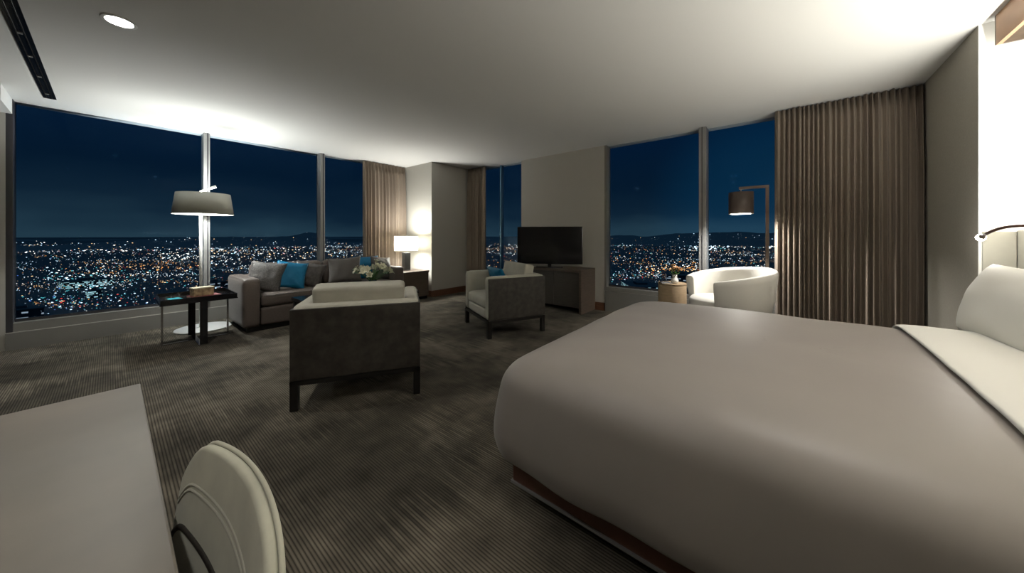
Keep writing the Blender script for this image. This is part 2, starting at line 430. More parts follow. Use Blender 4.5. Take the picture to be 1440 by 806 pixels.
for k, (dx, dy) in enumerate(((1.95, -.15), (.75, .95), (-.6, 1.1))):  # all out of view; the foot and desk ones are added as fill
    t = thing('recessed_downlight', ('unseen lit downlight in the ceiling above the bed', 'unseen added fill light in the ceiling above the foot of the bed', 'unseen added fill light in the ceiling above the desk')[k], 'ceiling light', (dx, dy, CEIL))
    bm = bmesh.new(); shell_lathe(bm, [(0.085, -0.006), (0.085, -0.001)], 0.018, 40); link('trim_ring', bm, ['plate', 'plate'], t)
    bm = bmesh.new(); lathe(bm, [(0.066, -0.003), (0.066, -0.001)], 32); link('lens', bm, 'ledspot', t)
    spot('downlight_beam', (dx, dy, CEIL - .02), (dx, dy, 0), P_BED * (1, .35, 1.0)[k], math.radians(125), 0.8, 0.07)
# ---------------------------------------------------------------- lighting of the bed end (valance LED strip)
t = thing('light_valance', 'pale wooden light valance under the ceiling above the headboard', 'light valance', (0, 0, 0))
bm = bmesh.new(); box(bm, -1.2, 3.80, -1.135, -1.112, CEIL - .205, CEIL - .002)
link('fascia', bm, 'canopy', t)
link('end_panel', B(3.80, 3.815, -1.29, -1.112, CEIL - .20, CEIL - .002), 'wood', t)
link('led_strip', B(-1.1, 3.78, -1.28, -1.25, CEIL - .03, CEIL - .004), 'ledstrip', t)

# ---------------------------------------------------------------- bed
BU0, BU1, BV0, BV1 = 1.22, 3.13, -1.2, 1.0          # the frame
t = thing('bed', 'king size bed on a low reddish brown base along the right of the room', 'bed', (2.175, -0.1, 0))
def L_(bm):                                          # world -> bed local
    for v in bm.verts: v.co -= Vector((2.175, -0.1, 0))
    return bm
bm = box(bmesh.new(), BU0, BU1, BV0, BV1, 0.08, 0.27, 0.01)
bb = link('base', L_(bm), 'bedwood', t)
bm = bmesh.new(); box(bm, BU0 - .006, BU1 + .006, BV0, BV1 + .006, 0.072, 0.082)
link('metal_trim', L_(bm), 'alu', bb)
link('plinth', L_(B(BU0 + .16, BU1 - .16, BV0 + .1, BV1 - .18, 0, 0.075)), 'black', t)
bm = bmesh.new(); cushion(bm, 2.175, -.1, .44, 1.94, 2.18, .36, 4)
link('mattress', L_(bm), 'linen', t, True)

def topz(u, v):
    a = (u - 2.175) / 1.0; b = (v + 0.1) / 1.2
    s = 0.665 + 0.045 * max(0, 1 - a ** 4) * max(0, 1 - abs(b) ** 6)
    s += 0.010 * noise.noise(Vector((u * 1.7, v * 1.7, 0.3))) + 0.004 * noise.noise(Vector((u * 5, v * 4, 2)))
    return s
def outline(inset, n_side=26, n_corner=14, rc0=0.28, x0=1.125, x1=3.19, y0=-1.16, y1=1.085):
    hx, hy = (x1 - x0) / 2 - inset, (y1 - y0) / 2 - inset
    cx, cy = (x0 + x1) / 2, (y0 + y1) / 2
    pts = []
    for ci, (sx, sy, a0) in enumerate(((1, 1, 0), (-1, 1, PI / 2), (-1, -1, PI), (1, -1, 3 * PI / 2))):
        rc = (rc0 if sx > 0 else .16) if sy > 0 else 0.06
        rc = max(0.02, min(rc - inset * .6, hx * .99, hy * .99))
        for k in range(n_corner + 1):
            a = a0 + PI / 2 * k / n_corner
            pts.append((cx + sx * (hx - rc) + rc * math.cos(a), cy + sy * (hy - rc) + rc * math.sin(a), math.cos(a), math.sin(a)))
        # straight run to the next corner
        nx_, ny_ = ((-1, 1), (-1, -1), (1, -1), (1, 1))[ci]
        rn = (rc0 if nx_ > 0 else .16) if ny_ > 0 else 0.06
        rn = max(0.02, min(rn - inset * .6, hx * .99, hy * .99))
        a = a0 + PI / 2
        p0 = Vector(pts[-1][:2]); p1 = Vector((cx + nx_ * (hx - rn) + rn * math.cos(a), cy + ny_ * (hy - rn) + rn * math.sin(a)))
        for k in range(1, n_side):
            q = p0.lerp(p1, k / n_side); pts.append((q.x, q.y, math.cos(a), math.sin(a)))
    return pts
# (inset, z) profile of the hanging side; inset < 0 flares out
SIDE = [(0.22, None), (0.15, 0.004), (0.10, 0.014), (0.06, 0.034), (0.03, 0.064), (0.008, 0.105), (0.0, 0.15), (-.012, 0.21), (-.022, 0.28), (-.028, 0.35), (-.018, 0.395), (-.002, 0.44)]
bm = bmesh.new(); rings = []
for ins in (1.01, 0.93, 0.80, 0.66, 0.52, 0.40, 0.30):
    rings.append([bm.verts.new((x_, y_, topz(x_, y_))) for x_, y_, _, _ in outline(ins)])
for ins, drop in SIDE:
    ring = []
    N = 0
    for k, (x_, y_, nx_, ny_) in enumerate(outline(ins)):
        if drop is None: z_ = topz(x_, y_)
        else:
            fold = min(1, drop / 0.4)
            am = 0.012 * fold * noise.noise(Vector((x_ * 3.0, y_ * 3.0, 4))) + 0.006 * fold * math.sin((x_ - y_) * 17)
            x_ += nx_ * am; y_ += ny_ * am
            z_ = topz(x_, y_) - drop + 0.022 * fold * noise.noise(Vector((x_ * 2.4, y_ * 2.4, 9)))
        ring.append(bm.verts.new((x_, y_, z_)))
    rings.append(ring)
for a, b in zip(rings, rings[1:]):
    n_ = len(a)
    for k in range(n_): bm.faces.new((a[k], a[(k + 1) % n_], b[(k + 1) % n_], b[k]))
bm.faces.new(rings[0])
bmesh.ops.triangulate(bm, faces=[f for f in bm.faces if len(f.verts) > 4])
dv = link('duvet', bm, 'duvet', None, True)
md = dv.modifiers.new('thick', 'SOLIDIFY'); md.thickness = 0.012; md.offset = -1
md = dv.modifiers.new('smooth', 'SUBSURF'); md.levels = 1; md.render_levels = 1
tag(dv, 'taupe satin duvet draped over the bed', 'duvet')

def band(v0, v1, lift, name, m, nseg=8):
    """a width of linen lying across the bed and down both sides"""
    bm = bmesh.new(); grid = []
    us = []
    for ins, drop in reversed(SIDE[:-3]): us.append((1.125 + ins, drop))
    for k in range(1, 24): us.append((1.38 + (2.97 - 1.38) * k / 24, None))
    for ins, drop in SIDE[:-3]: us.append((3.19 - ins, drop))
    for j in range(nseg + 1):
        v = v0 + (v1 - v0) * j / nseg
        row = []
        for (u, drop) in us:
            out_ = lift if drop is not None and drop > .05 else 0
            uu = u + (-out_ if u < 2 else out_)
            z_ = topz(u, v) - (drop or 0) + (lift if (drop or 0) < .06 else lift * .3)
            if j == nseg: z_ -= lift * .55
            wob = 0.010 * noise.noise(Vector((u * 2.2, 0, 7))) if j == nseg else 0
            row.append(bm.verts.new((uu, v + wob + (0.05 * (1 - (u - 1.3) / 1.9) if j == nseg else 0), z_)))
        grid.append(row)
    for a, b in zip(grid, grid[1:]):
        for k in range(len(a) - 1): bm.faces.new((a[k], a[k + 1], b[k + 1], b[k]))
    o = link(name, bm, m, None, True)
    md = o.modifiers.new('thick', 'SOLIDIFY'); md.thickness = 0.016; md.offset = 1
    md = o.modifiers.new('smooth', 'SUBSURF'); md.levels = 1; md.render_levels = 1
    return o
sh = band(-1.14, -0.53, 0.020, 'folded_sheet', 'linen')
tag(sh, 'white top sheet folded back over the head end of the duvet', 'sheet')

bm = pillow_bm(1.20, 0.43, 0.26, 24, 0.05, 0.01, 3)
pl = link('bed_pillow', bm, 'linen', None, True)
pl.location = (2.745, -0.935, 0.875); pl.rotation_euler = (math.radians(18), 0, math.radians(3))
tag(pl, 'large white pillow leaning against the headboard', 'pillow')

al = bpy.data.lights.new('added_uplight', 'AREA'); al.shape = 'RECTANGLE'; al.size = 3.3; al.size_y = .03; al.energy = P_UPLIGHT; al.color = (1, .97, .88)  # unseen uplight added to brighten the ceiling and wall over the bed
ao = bpy.data.objects.new('added_uplight', al); COL.objects.link(ao); ao.location = (2.2, -1.283, 1.29); ao.rotation_euler = (PI - math.radians(-14), 0, 0)
t = thing('headboard', 'beige upholstered headboard behind the white pillow', 'headboard', (2.2, -1.27, 0))
for k in range(4):
    x0 = -1.70 + 0.85 * k
    link('panel', B(x0 + .004, x0 + .846 if k < 3 else 1.70, -.002, .045, 0.1, 1.285, .010, 2), 'cream', t)
struct('trim_3', B(UN - .03, UN - .0125, -1.22, VG - .012, 0.0, 1.275, .004), 'cream', label='beige panel on the side of the bed niche')

t = thing('reading_lamp', 'slim lit reading lamp on a curved brown arm beside the pillow', 'reading lamp', (3.05, -1.222, 1.2))
arm_p = []
for k in range(15):
    s = k / 14
    p0, p1, p2 = Vector((0, 0, .0)), Vector((-.02, .26, .18)), Vector((.44, .25, .045))
    arm_p.append(p0 * (1 - s) ** 2 + p1 * 2 * s * (1 - s) + p2 * s * s)
bm = bmesh.new(); tube(bm, arm_p, 0.008, 10); link('arm', bm, 'bedwood', t, True)
bm = bmesh.new(); tube(bm, [arm_p[-1], arm_p[-1] + Vector((.03, -.005, -.006))], [0.010, 0.017], 16); hd = link('lamp_head', bm, 'bronze', t, True)
bm = bmesh.new(); bmesh.ops.create_uvsphere(bm, u_segments=20, v_segments=12, radius=0.021)
for v in bm.verts: v.co += arm_p[-1] + Vector((.045, -.006, -.009))
link('led', bm, 'bulb', t, True)
bm = bmesh.new(); lathe(bm, [(0.03, -.02), (0.03, .02)], 20)
link('mount', bm, 'bronze', t)
point('reading_lamp_light', (3.05 + .535, -1.222 + .25, 1.2 + .02), P_READ, 0.02)

# ---------------------------------------------------------------- curtains
def curtain(name, label, p0, p1, z0, z1, pleats, depth, seed, group=None):
    bm = bmesh.new(); rnd = random.Random(seed)
    P0, P1 = Vector(p0), Vector(p1); d = (P1 - P0); Ld = d.length; d.normalize(); nrm = Vector((-d.y, d.x))
    n = pleats * 10; m = 14
    ph = []; acc = 0.0
    wid = [rnd.uniform(.7, 1.35) for _ in range(pleats)]; tot = sum(wid)
    amp = [rnd.uniform(.65, 1.1) for _ in range(pleats)]
    edges = [0.0]
    for w_ in wid: edges.append(edges[-1] + w_ / tot)
    rows = []
    for j in range(m + 1):
        f = j / m
        zz = z0 + (z1 - z0) * f
        row = []
        for i in range(n + 1):
            k = min(i // 10, pleats - 1); q = (i - k * 10) / 10
            s = edges[k] + (edges[k + 1] - edges[k]) * q
            A = amp[k] * depth * (1 - .45 * f ** 6)
            # rounded front folds, narrow valleys
            y = A * (abs(math.sin(PI * q)) ** 0.6) + 0.012 * noise.noise(Vector((s * 8, f * 1.5, seed)))
            side = 0.012 * math.sin(2 * PI * q) + 0.012 * (1 - f) * noise.noise(Vector((s * 6, 3, seed)))
            pt = P0 + d * (s * Ld + side) + nrm * y
            row.append(bm.verts.new((pt.x, pt.y, zz)))
        rows.append(row)
    for a, b in zip(rows, rows[1:]):
        for k in range(n): bm.faces.new((a[k], a[k + 1], b[k + 1], b[k]))
    o = link(name, bm, 'curtain', None, True)
    md = o.modifiers.new('thick', 'SOLIDIFY'); md.thickness = 0.004
    return tag(o, label, 'curtain', group)
curtain('curtain', 'brown pleated curtain behind the sofa beside the table lamp', (4.11, 6.43), (3.17, 6.43), 0.02, CEIL - .012, 13, 0.11, 11)
curtain('curtain', 'narrow brown curtain in the corner by the narrow window', (5.12, 4.93), (5.12, 5.48), 0.02, CEIL - .012, 8, 0.07, 22)
curtain('curtain', 'widest brown pleated curtain at the right between window and grey wall', (5.08, -1.068), (5.08, 0.075), 0.02, CEIL - .012, 25, 0.13, 33)

# ---------------------------------------------------------------- armchairs
def armchair(label, loc, rz):
    t = thing('armchair', label, 'armchair', loc, rz, 'cream and brown box armchairs')
    W, D = .445, .40
    bm = bmesh.new()
    box(bm, -W, W, -D, -D + .028, .215, .722, .006); box(bm, -W, -W + .028, -D + .01, D - .012, .215, .722, .006); box(bm, W - .028, W, -D + .01, D - .012, .215, .722, .006)
    link('outer_shell', bm, 'shell', t)
    for s in (-1, 1):
        bm = bmesh.new(); cushion(bm, s * (W - .062), .004, .48, .118, 2 * D - .012, .53, 4, 10)
        link('arm', bm, 'cream', t, True)
    bm = bmesh.new(); cushion(bm, 0, -D + .072, .48, 2 * W - .012, .125, .53, 4, 10)
    link('backrest', bm, 'cream', t, True)
    bm = bmesh.new(); cushion(bm, 0, .06, .275, .67, .655, .13, 5, 8)
    link('seat_base', bm, 'cream', t, True)
    bm = bmesh.new(); cushion(bm, 0, .07, .405, .655, .66, .14, 4, 12, .012)
    link('seat_cushion', bm, 'cream', t, True)
    bm = bmesh.new(); cushion(bm, 0, 0, 0, .66, .15, .42, 7, 16, .008)
    for v in bm.verts:
        a = math.radians(10); y, z = v.co.y, v.co.z
        v.co.y = y * math.cos(a) - z * math.sin(a) - .205; v.co.z = y * math.sin(a) + z * math.cos(a) + .66
    link('back_cushion', bm, 'cream', t, True)
    bm = bmesh.new()
    for (a, b, c, d) in ((-W, W, -D, -D + .045), (-W, W, D - .045, D), (-W, -W + .045, -D, D), (W - .045, W, -D, D)):
        box(bm, a, b, c, d, .18, .214)
    link('rail', bm, 'darkmetal', t)
    for sx in (-1, 1):
        for sy in (-1, 1):
            x0, y0 = sx * (W - .026), sy * (D - .026)
            link('leg', B(x0 - .026, x0 + .026, y0 - .026, y0 + .026, 0, .2, .003), 'darkmetal', t)
    return t
def pillow(label, w, h, th, loc, yaw, lean, m, seed, group=None, roll=0):
    o = link('throw_pillow', pillow_bm(w, h, th, 18, .10, .014, seed), m, None, True)
    o.location = loc; o.rotation_euler = (math.radians(lean), math.radians(roll), math.radians(yaw))
    return tag(o, label, 'pillow', group)
armchair('armchair with its dark brown back to the camera, nearest in the room', (1.39, 2.79, 0), math.radians(-32.2))
armchair('armchair in front of the television, holding a teal cushion', (3.42, 2.97, 0), math.radians(65.4))
pillow('teal cushion on the armchair in front of the television', .40, .36, .13, (3.50, 3.12, .645), 72, -28, 'teal', 8)

# ---------------------------------------------------------------- sofa
t = thing('sofa', 'long taupe sofa below the left window', 'sofa', (2.205, 5.70, 0))
HX, HY = 1.145, .45
for s in (-1, 1):
    bm = bmesh.new(); cushion(bm, s * (HX - .095), 0, .375, .19, 2 * HY, .63, 6, 12)
    link('arm', bm, 'sofa', t, True)
bm = bmesh.new(); cushion(bm, 0, HY - .10, .375, 2 * HX - .37, .20, .63, 6, 12); link('backrest', bm, 'sofa', t, True)
bm = bmesh.new(); cushion(bm, 0, -.03, .185, 2 * HX - .372, .82, .25, 8, 8); link('seat_base', bm, 'sofa', t, True)
for s in (-1, 1):
    bm = bmesh.new(); cushion(bm, s * .477, -.125, .39, .948, .65, .165, 4, 14, .012)
    c_ = link('seat_cushion', bm, 'sofa', t, True)
    bm = bmesh.new(); tube(bm, [(s * .477 - .455, -.452, .455), (s * .477 + .455, -.452, .455)], .005, 6)
    link('piping', bm, 'pdark', c_, True)
    bm = bmesh.new(); cushion(bm, 0, 0, 0, .94, .17, .40, 3.4, 14, .03)
    for v in bm.verts:
        a = math.radians(12); y, z = v.co.y, v.co.z
        v.co.y = y * math.cos(a) - z * math.sin(a) * -1 + .17; v.co.z = z * math.cos(a) - y * math.sin(a) + .645; v.co.x += s * .477
    link('back_cushion', bm, 'sofa', t, True)
link('plinth', B(-HX + .05, HX - .05, -HY + .05, HY - .04, 0, .075), 'black', t)
G = 'throw pillows along the sofa'
pillow('grey woven pillow against the sofa arm beside the glass-tray table', .44, .44, .16, (1.37, 5.56, .675), -32, -22, 'pgrey', 1, G, 8)
pillow('bright teal pillow near the left end of the sofa', .40, .42, .15, (1.66, 5.51, .675), -14, -24, 'teal', 2, G, 11)
pillow('crinkled charcoal pillow right of the bright teal pillow on the sofa', .43, .40, .16, (1.90, 5.56, .66), -26, -26, 'pdark', 3, G, 14)
pillow('large plain taupe pillow at the middle of the sofa', .50, .44, .15, (2.46, 5.60, .68), -26, -20, 'ptaupe', 4, G, -3)
pillow('darker teal pillow half hidden behind the white flowers', .42, .42, .14, (2.86, 5.68, .685), -18, -18, 'teal', 5, G, 0)
pillow('light taupe pillow against the sofa arm nearest the table lamp', .42, .42, .14, (3.06, 5.52, .675), 8, -20, 'pgrey', 6, G, 8)

# ---------------------------------------------------------------- coffee table with flowers
t = thing('coffee_table', 'low dark coffee table between the sofa and the nearest armchair', 'coffee table', (2.08, 4.32, 0))
link('table_top', B(-.66, .66, -.38, .38, .44, .485, .004), 'black', t)
for sx in (-1, 1):
    for sy in (-1, 1):
        link('leg', B(sx * .62 - .025, sx * .62 + .025, sy * .34 - .025, sy * .34 + .025, 0, .44), 'darkmetal', t)
def book(name, label, loc, w, d, h, rz, m, group=None):
    t = thing(name, label, 'book' if 'book' in name else 'magazine', loc, rz, group)
    link('cover', B(-w / 2, w / 2, -d / 2, d / 2, h - .003, h, .001), m, t)
    link('pages', B(-w / 2 + .003, w / 2 - .003, -d / 2 + .003, d / 2 - .003, 0.003, h - .003), 'tanlid', t)
    link('back_cover', B(-w / 2, w / 2, -d / 2, d / 2, 0, .003), m, t)
    return t
book('art_book', 'thick teal covered book lying left of the white flowers', (2.0, 4.50, .485), .34, .25, .05, .1, 'tealcover')
book('art_book', 'teal covered book lying right of the white flowers', (2.62, 4.45, .485), .20, .28, .05, -.1, 'tealcover')
t = thing('flower_bouquet', 'bouquet of white lilies in a dark glass vase on the coffee table', 'flowers', (2.31, 4.40, .485))
bm = bmesh.new(); lathe(bm, [(.05, 0), (.06, .02), (.062, .08), (.05, .13), (.052, .15)], 24); link('vase', bm, 'vaseglass', t, True)
rf = random.Random(5)
def blossom(bm, c, up, size, rnd, npet=6):
    up = up.normalized(); a = up.orthogonal().normalized(); b = up.cross(a)
    for k in range(npet):
        th = 2 * PI * k / npet + rnd.uniform(-.2, .2)
        o_ = (a * math.cos(th) + b * math.sin(th)); tng = up.cross(o_)
        prof = [(0.0, -.5, .10), (.16, -.05, .26), (.36, .35, .36), (.70, .62, .30), (.98, .60, .03)]
        L1 = []
        for (r_, h_, w_) in prof:
            ctr = c + (o_ * r_ + up * h_) * size
            L1.append([bm.verts.new(ctr + tng * w_ * size + up * .07 * size), bm.verts.new(ctr), bm.verts.new(ctr - tng * w_ * size + up * .07 * size)])
        for p, q in zip(L1, L1[1:]):
            for i in range(2): bm.faces.new((p[i], p[i + 1], q[i + 1], q[i]))
for k in range(24):
    az = rf.uniform(0, 2 * PI); el = math.sqrt(rf.random())
    dirv = Vector((math.cos(az) * el * 1.15, math.sin(az) * el * 1.15, .75 + .45 * (1 - el) + rf.uniform(-.22, .22)))
    c = Vector((dirv.x * .21, dirv.y * .21, .20 + dirv.z * .16 - .07 * el))
    bm = bmesh.new(); blossom(bm, c, Vector((dirv.x, dirv.y, .7)), rf.uniform(.045, .060), rf, 5)
    f_ = link('blossom', bm, 'petal', t, True)
    bm = bmesh.new(); tube(bm, [(0, 0, .10), tuple(c * .6 + Vector((0, 0, .06))), tuple(c)], .003, 5); link('stem', bm, 'leaf', f_)
for k in range(14):
    az = rf.uniform(0, 2 * PI); r_ = rf.uniform(.06, .12)
    bm = bmesh.new(); o_ = Vector((math.cos(az), math.sin(az), 0)); tn = Vector((-o_.y, o_.x, 0))
    L1 = []
    for s in range(6):
        f = s / 5; c = o_ * (.02 + r_ * f) + Vector((0, 0, .13 + .13 * math.sin(f * 2.0) + .02 * f)); w_ = .018 * math.sin(PI * min(f + .08, 1)) + .001
        L1.append([bm.verts.new(c + tn * w_), bm.verts.new(c - Vector((0, 0, .004))), bm.verts.new(c - tn * w_)])
    for p, q in zip(L1, L1[1:]):
        for i in range(2): bm.faces.new((p[i], p[i + 1], q[i + 1], q[i]))
    link('leaf', bm, 'leaf', t, True)

# ---------------------------------------------------------------- side table and lamp right of the sofa
t = thing('end_table', 'brown wooden end table under the lit table lamp', 'side table', (3.72, 5.74, 0))
link('table_top', B(-.29, .31, -.30, .28, .52, .555, .003), 'wood', t)
link('cabinet', B(-.28, .30, -.29, .27, .06, .52, .002), 'wood', t)
link('plinth', B(-.26, .28, -.27, .25, 0, .06), 'black', t)
t = thing('table_lamp', 'lit table lamp with a white drum shade beside the pillar', 'lamp', (3.74, 5.80, .555))
bm = bmesh.new(); lathe(bm, [(.085, 0), (.085, .012)], 28); link('foot', bm, 'lampbase', t)
link('lamp_base', B(-.06, .06, -.06, .06, .012, .35, .004), 'lampbase', t)
bm = bmesh.new(); shell_lathe(bm, [(.225, .385), (.225, .685)], .004, 44); link('lamp_shade', bm, ['shade_white', 'shade_white'], t, True)
bm = bmesh.new()
for z_ in (.385, .683):
    bm = bmesh.new(); shell_lathe(bm, [(.2275, z_ - .005), (.2275, z_ + .005)], .006, 44); link('shade_rim', bm, ['lampbase', 'lampbase'], t)

bm = bmesh.new(); tube(bm, [(0, 0, .35), (0, 0, .47)], .008, 8); link('socket', bm, 'bronze', t)
bm = bmesh.new(); bmesh.ops.create_uvsphere(bm, u_segments=16, v_segments=10, radius=.035)
for v in bm.verts: v.co.z += .51
link('bulb', bm, 'bulb', t, True)
point('table_lamp_light', (3.74, 5.80, 1.10), P_TABLE, .14, (1, .99, .93))

# ---------------------------------------------------------------- glass table left of the sofa
t = thing('accent_table', 'black tray-top table with crossed slab base beside the white floor lamp', 'side table', (.655, 5.42, 0))
link('table_top', B(-.325, .325, -.325, .325, .492, .502), 'black', t)
link('slab_leg', B(-.01, .055, -.32, -.295, 0.012, .49), 'black', t)
link('slab_leg', B(-.045, .02, .25, .275, 0.012, .49), 'black', t)
for s in (-1, 1):
    link('rod_leg', B(s * .285 - .009, s * .285 + .009, -.009, .009, 0, .49), 'chrome', t)
link('base_bar', B(-.285, .285, -.012, .012, 0, .012), 'chrome', t)
link('base_bar', B(-.02, .02, -.32, .27, 0.0, .0119), 'chrome', t)
t = thing('serving_tray', 'shallow black tray resting on the crossed slab table', 'tray', (.655, 5.42, .502), 0)
link('tray_floor', B(-.315, .315, -.315, .315, 0, .008), 'black', t)
bm = bmesh.new()
for a in ((-.32, .32, -.32, -.308), (-.32, .32, .308, .32), (-.32, -.308, -.308, .308), (.308, .32, -.308, .308)): box(bm, *a, 0, .052)
link('rim', bm, 'black', t)
book('magazine', 'dark red magazine under the tan box on the black tray', (.72, 5.40, .51), .27, .19, .02, .15, 'red')
book('magazine', 'small bright teal booklet at the near edge of the black tray', (.46, 5.27, .51), .10, .16, .03, .2, 'tealcover')
t = thing('gift_box', 'small tan patterned box on the black tray', 'box', (.70, 5.40, .53), .25)
link('box_body', B(-.095, .095, -.05, .05, 0, .085, .003), 'tan', t)
link('lid', B(-.10, .10, -.055, .055, .085, .10, .003), 'tanlid', t)

# ---------------------------------------------------------------- white floor lamp
LX, LY = .80, 6.03
t = thing('floor_lamp', 'tall white floor lamp with a wide grey shade before the left window', 'lamp', (LX, LY, 0))
bm = bmesh.new(); lathe(bm, [(.285, 0), (.29, .006), (.285, .014), (.03, .022)], 48, (.0, 0, 0)); link('base', bm, 'plate', t, True)
bm = bmesh.new(); tube(bm, [(-.03, 0, .01), (-.03, 0, 1.64)], .017, 14); link('pole', bm, 'plate', t, True)
bm = bmesh.new(); tube(bm, [(-.04, 0, 1.84), (.12, -.02, 1.92)], [.010, .020], 12); link('tilt_handle', bm, 'plate', t, True)
bm = bmesh.new(); shell_lathe(bm, [(.312, 1.53), (.275, 1.81)], .005, 56); link('lamp_shade', bm, ['shade_grey', 'shade_in'], t, True)
bm = bmesh.new()
for k in range(3):
    a = 2 * PI * k / 3; tube(bm, [(0, 0, 1.60), (.298 * math.cos(a), .298 * math.sin(a), 1.60)], .004, 6)
link('spider', bm, 'plate', t)
bm = bmesh.new(); bmesh.ops.create_uvsphere(bm, u_segments=16, v_segments=10, radius=.03)
for v in bm.verts: v.co += Vector((.05, 0, 1.66))
link('bulb', bm, 'bulb', t, True)
point('floor_lamp_light', (LX + .05, LY, 1.70), P_FLOORLAMP, .05, (.97, 1, .97))

# ---------------------------------------------------------------- television on its console
t = thing('media_console', 'long wooden media console under the television', 'cabinet', (4.94, 3.22, 0))
link('top_panel', B(-.24, .255, -.77, .77, .655, .70, .002), 'wood', t)
for s in (-1, 1):
    link('end_panel', B(-.24, .255, s * .77 - .045 * (s > 0), s * .77 + .045 * (s < 0), 0, .655, .002), 'wood', t)
link('cabinet_body', B(-.19, .255, -.724, .724, .08, .654), 'greenwood', t)
for k in range(3):
    link('door', B(-.208, -.19, -.72 + .482 * k, -.72 + .482 * k + .476, .09, .65, .001), 'greenwood', t)
tvd = Vector((.5, -.866))
t = thing('television', 'black flat television with a dark screen on the media console', 'television', (4.82, 3.12, .70), math.atan2(tvd.y, tvd.x))
link('cabinet', B(-.56, .56, -.012, .035, .055, .70, .006), 'black', t)
link('screen', B(-.547, .547, -.0145, -.0118, .078, .688), 'screen', t)
link('stand_neck', B(-.03, .03, .0, .03, .012, .06), 'black', t)
link('stand_base', B(-.23, .23, -.10, .10, 0, .014, .004), 'black', t)

# ---------------------------------------------------------------- white tub chair
t = thing('tub_chair', 'white upholstered tub chair before the right window', 'armchair', (4.30, .475, 0), math.radians(124 - 90))
# local +y is the open front
def tub():
    bm = bmesh.new(); n = 48; rows = []
    A0 = math.radians(-90)
    span = math.radians(134)
    for i in range(n + 1):
        s = -1 + 2 * i / n; a = A0 + span * s
        fr = abs(s)
        top = .90 - .13 * (fr ** 1.6)
        zb = .37
        ring = []
        dr = .02
        for (rr, zz) in ((.345, zb), (.375, zb + .02), (.425, zb + .22), (.447, top - .06), (.447, top - .02), (.435, top), (.375, top), (.355, top - .03), (.345, zb + .15), (.34, zb + .02)):
            rx = rr * (1.0); 
            ring.append(bm.verts.new((rx * math.cos(a), rx * math.sin(a) * .98, zz)))
        rows.append(ring)
    m = len(rows[0])
    for a, b in zip(rows, rows[1:]):
        for k in range(m): bm.faces.new((a[k], a[(k + 1) % m], b[(k + 1) % m], b[k]))
    bm.faces.new(rows[0]); bm.faces.new(rows[-1])
    return bm
o = link('shell', tub(), 'white_fab', t, True)
md = o.modifiers.new('b', 'BEVEL'); md.width = .012; md.segments = 3; md.limit_method = 'ANGLE'; md.angle_limit = math.radians(50)
bm = bmesh.new(); lathe(bm, [(.30, .38), (.345, .39), (.352, .45), (.352, .53), (.33, .56), (.2, .572), (.05, .575)], 40)
for v in bm.verts:
    if v.co.y > 0: v.co.y *= 1.06
link('seat', bm, 'white_fab', t, True)
bm = bmesh.new(); lathe(bm, [(.24, 0), (.24, .015), (.04, .03), (.035, .37), (.15, .385)], 32); link('pedestal', bm, 'chrome', t, True)

t = thing('drum_table', 'small round pale wood side table left of the white tub chair', 'side table', (4.70, 1.13, 0))
bm = bmesh.new(); lathe(bm, [(.165, 0), (.17, .01), (.17, .60), (.165, .612)], 44); link('drum', bm, 'palewood', t, True)
bm = bmesh.new(); lathe(bm, [(.172, .612), (.172, .624)], 44); link('table_top', bm, 'palewood', t)
t = thing('flower_vase', 'small white vase of pink flowers on the round side table', 'flowers', (4.66, 1.09, .624))
bm = bmesh.new(); lathe(bm, [(.028, 0), (.042, .012), (.046, .04), (.036, .065), (.027, .08), (.036, .115)], 24); link('vase', bm, 'porcelain', t, True)
for k in range(9):
    az = 2 * PI * k / 9 + rf.uniform(-.3, .3); r_ = rf.uniform(.01, .065)
    c = Vector((r_ * math.cos(az), r_ * math.sin(az), .16 + rf.uniform(0, .06)))
    bm = bmesh.new(); blossom(bm, c, Vector((c.x, c.y, .1)), .036, rf, 5); f_ = link('blossom', bm, 'pink', t, True)
    bm = bmesh.new(); tube(bm, [(0, 0, .11), tuple(c)], .002, 4); link('stem', bm, 'leaf', f_)
for k in range(8):
    az = 2 * PI * k / 8; o_ = Vector((math.cos(az), math.sin(az), 0)); tn = Vector((-o_.y, o_.x, 0)); bm = bmesh.new(); L1 = []
    for s in range(4):
        f = s / 3; c = o_ * (.02 + .06 * f) + Vector((0, 0, .115 + .03 * f)); w_ = .014 * math.sin(PI * min(f + .15, 1)) + .001
        L1.append([bm.verts.new(c + tn * w_), bm.verts.new(c - tn * w_)])
    for p, q in zip(L1, L1[1:]): bm.faces.new((p[0], p[1], q[1], q[0]))
    link('leaf', bm, 'leaf', t)
book('magazine', 'black and white magazine on the round side table', (4.62, 1.19, .624), .17, .12, .012, .5, 'paper')

t = thing('arc_floor_lamp', 'slim bronze floor lamp with a hanging dark drum shade behind the tub chair', 'lamp', (4.80, .14, 0))
bm = bmesh.new(); lathe(bm, [(.14, 0), (.14, .02)], 32); link('base', bm, 'bronze', t)
bm = bmesh.new(); box(bm, -.013, .013, -.016, .016, .02, 1.83); box(bm, -.013, .013, .016, .27, 1.80, 1.83)
link('pole', bm, 'bronze', t)
bm = bmesh.new(); tube(bm, [(0, .25, 1.80), (0, .25, 1.76)], .006, 8); link('hanger', bm, 'bronze', t)
bm = bmesh.new(); shell_lathe(bm, [(.125, 1.505), (.125, 1.765)], .004, 40, (0, .25, 0)); link('lamp_shade', bm, ['shade_brown', 'shade_in'], t, True)
bm = bmesh.new(); shell_lathe(bm, [(.120, 1.507), (.120, 1.512)], .02, 32, (0, .25, 0)); link('rim', bm, ['shade_in', 'shade_in'], t)
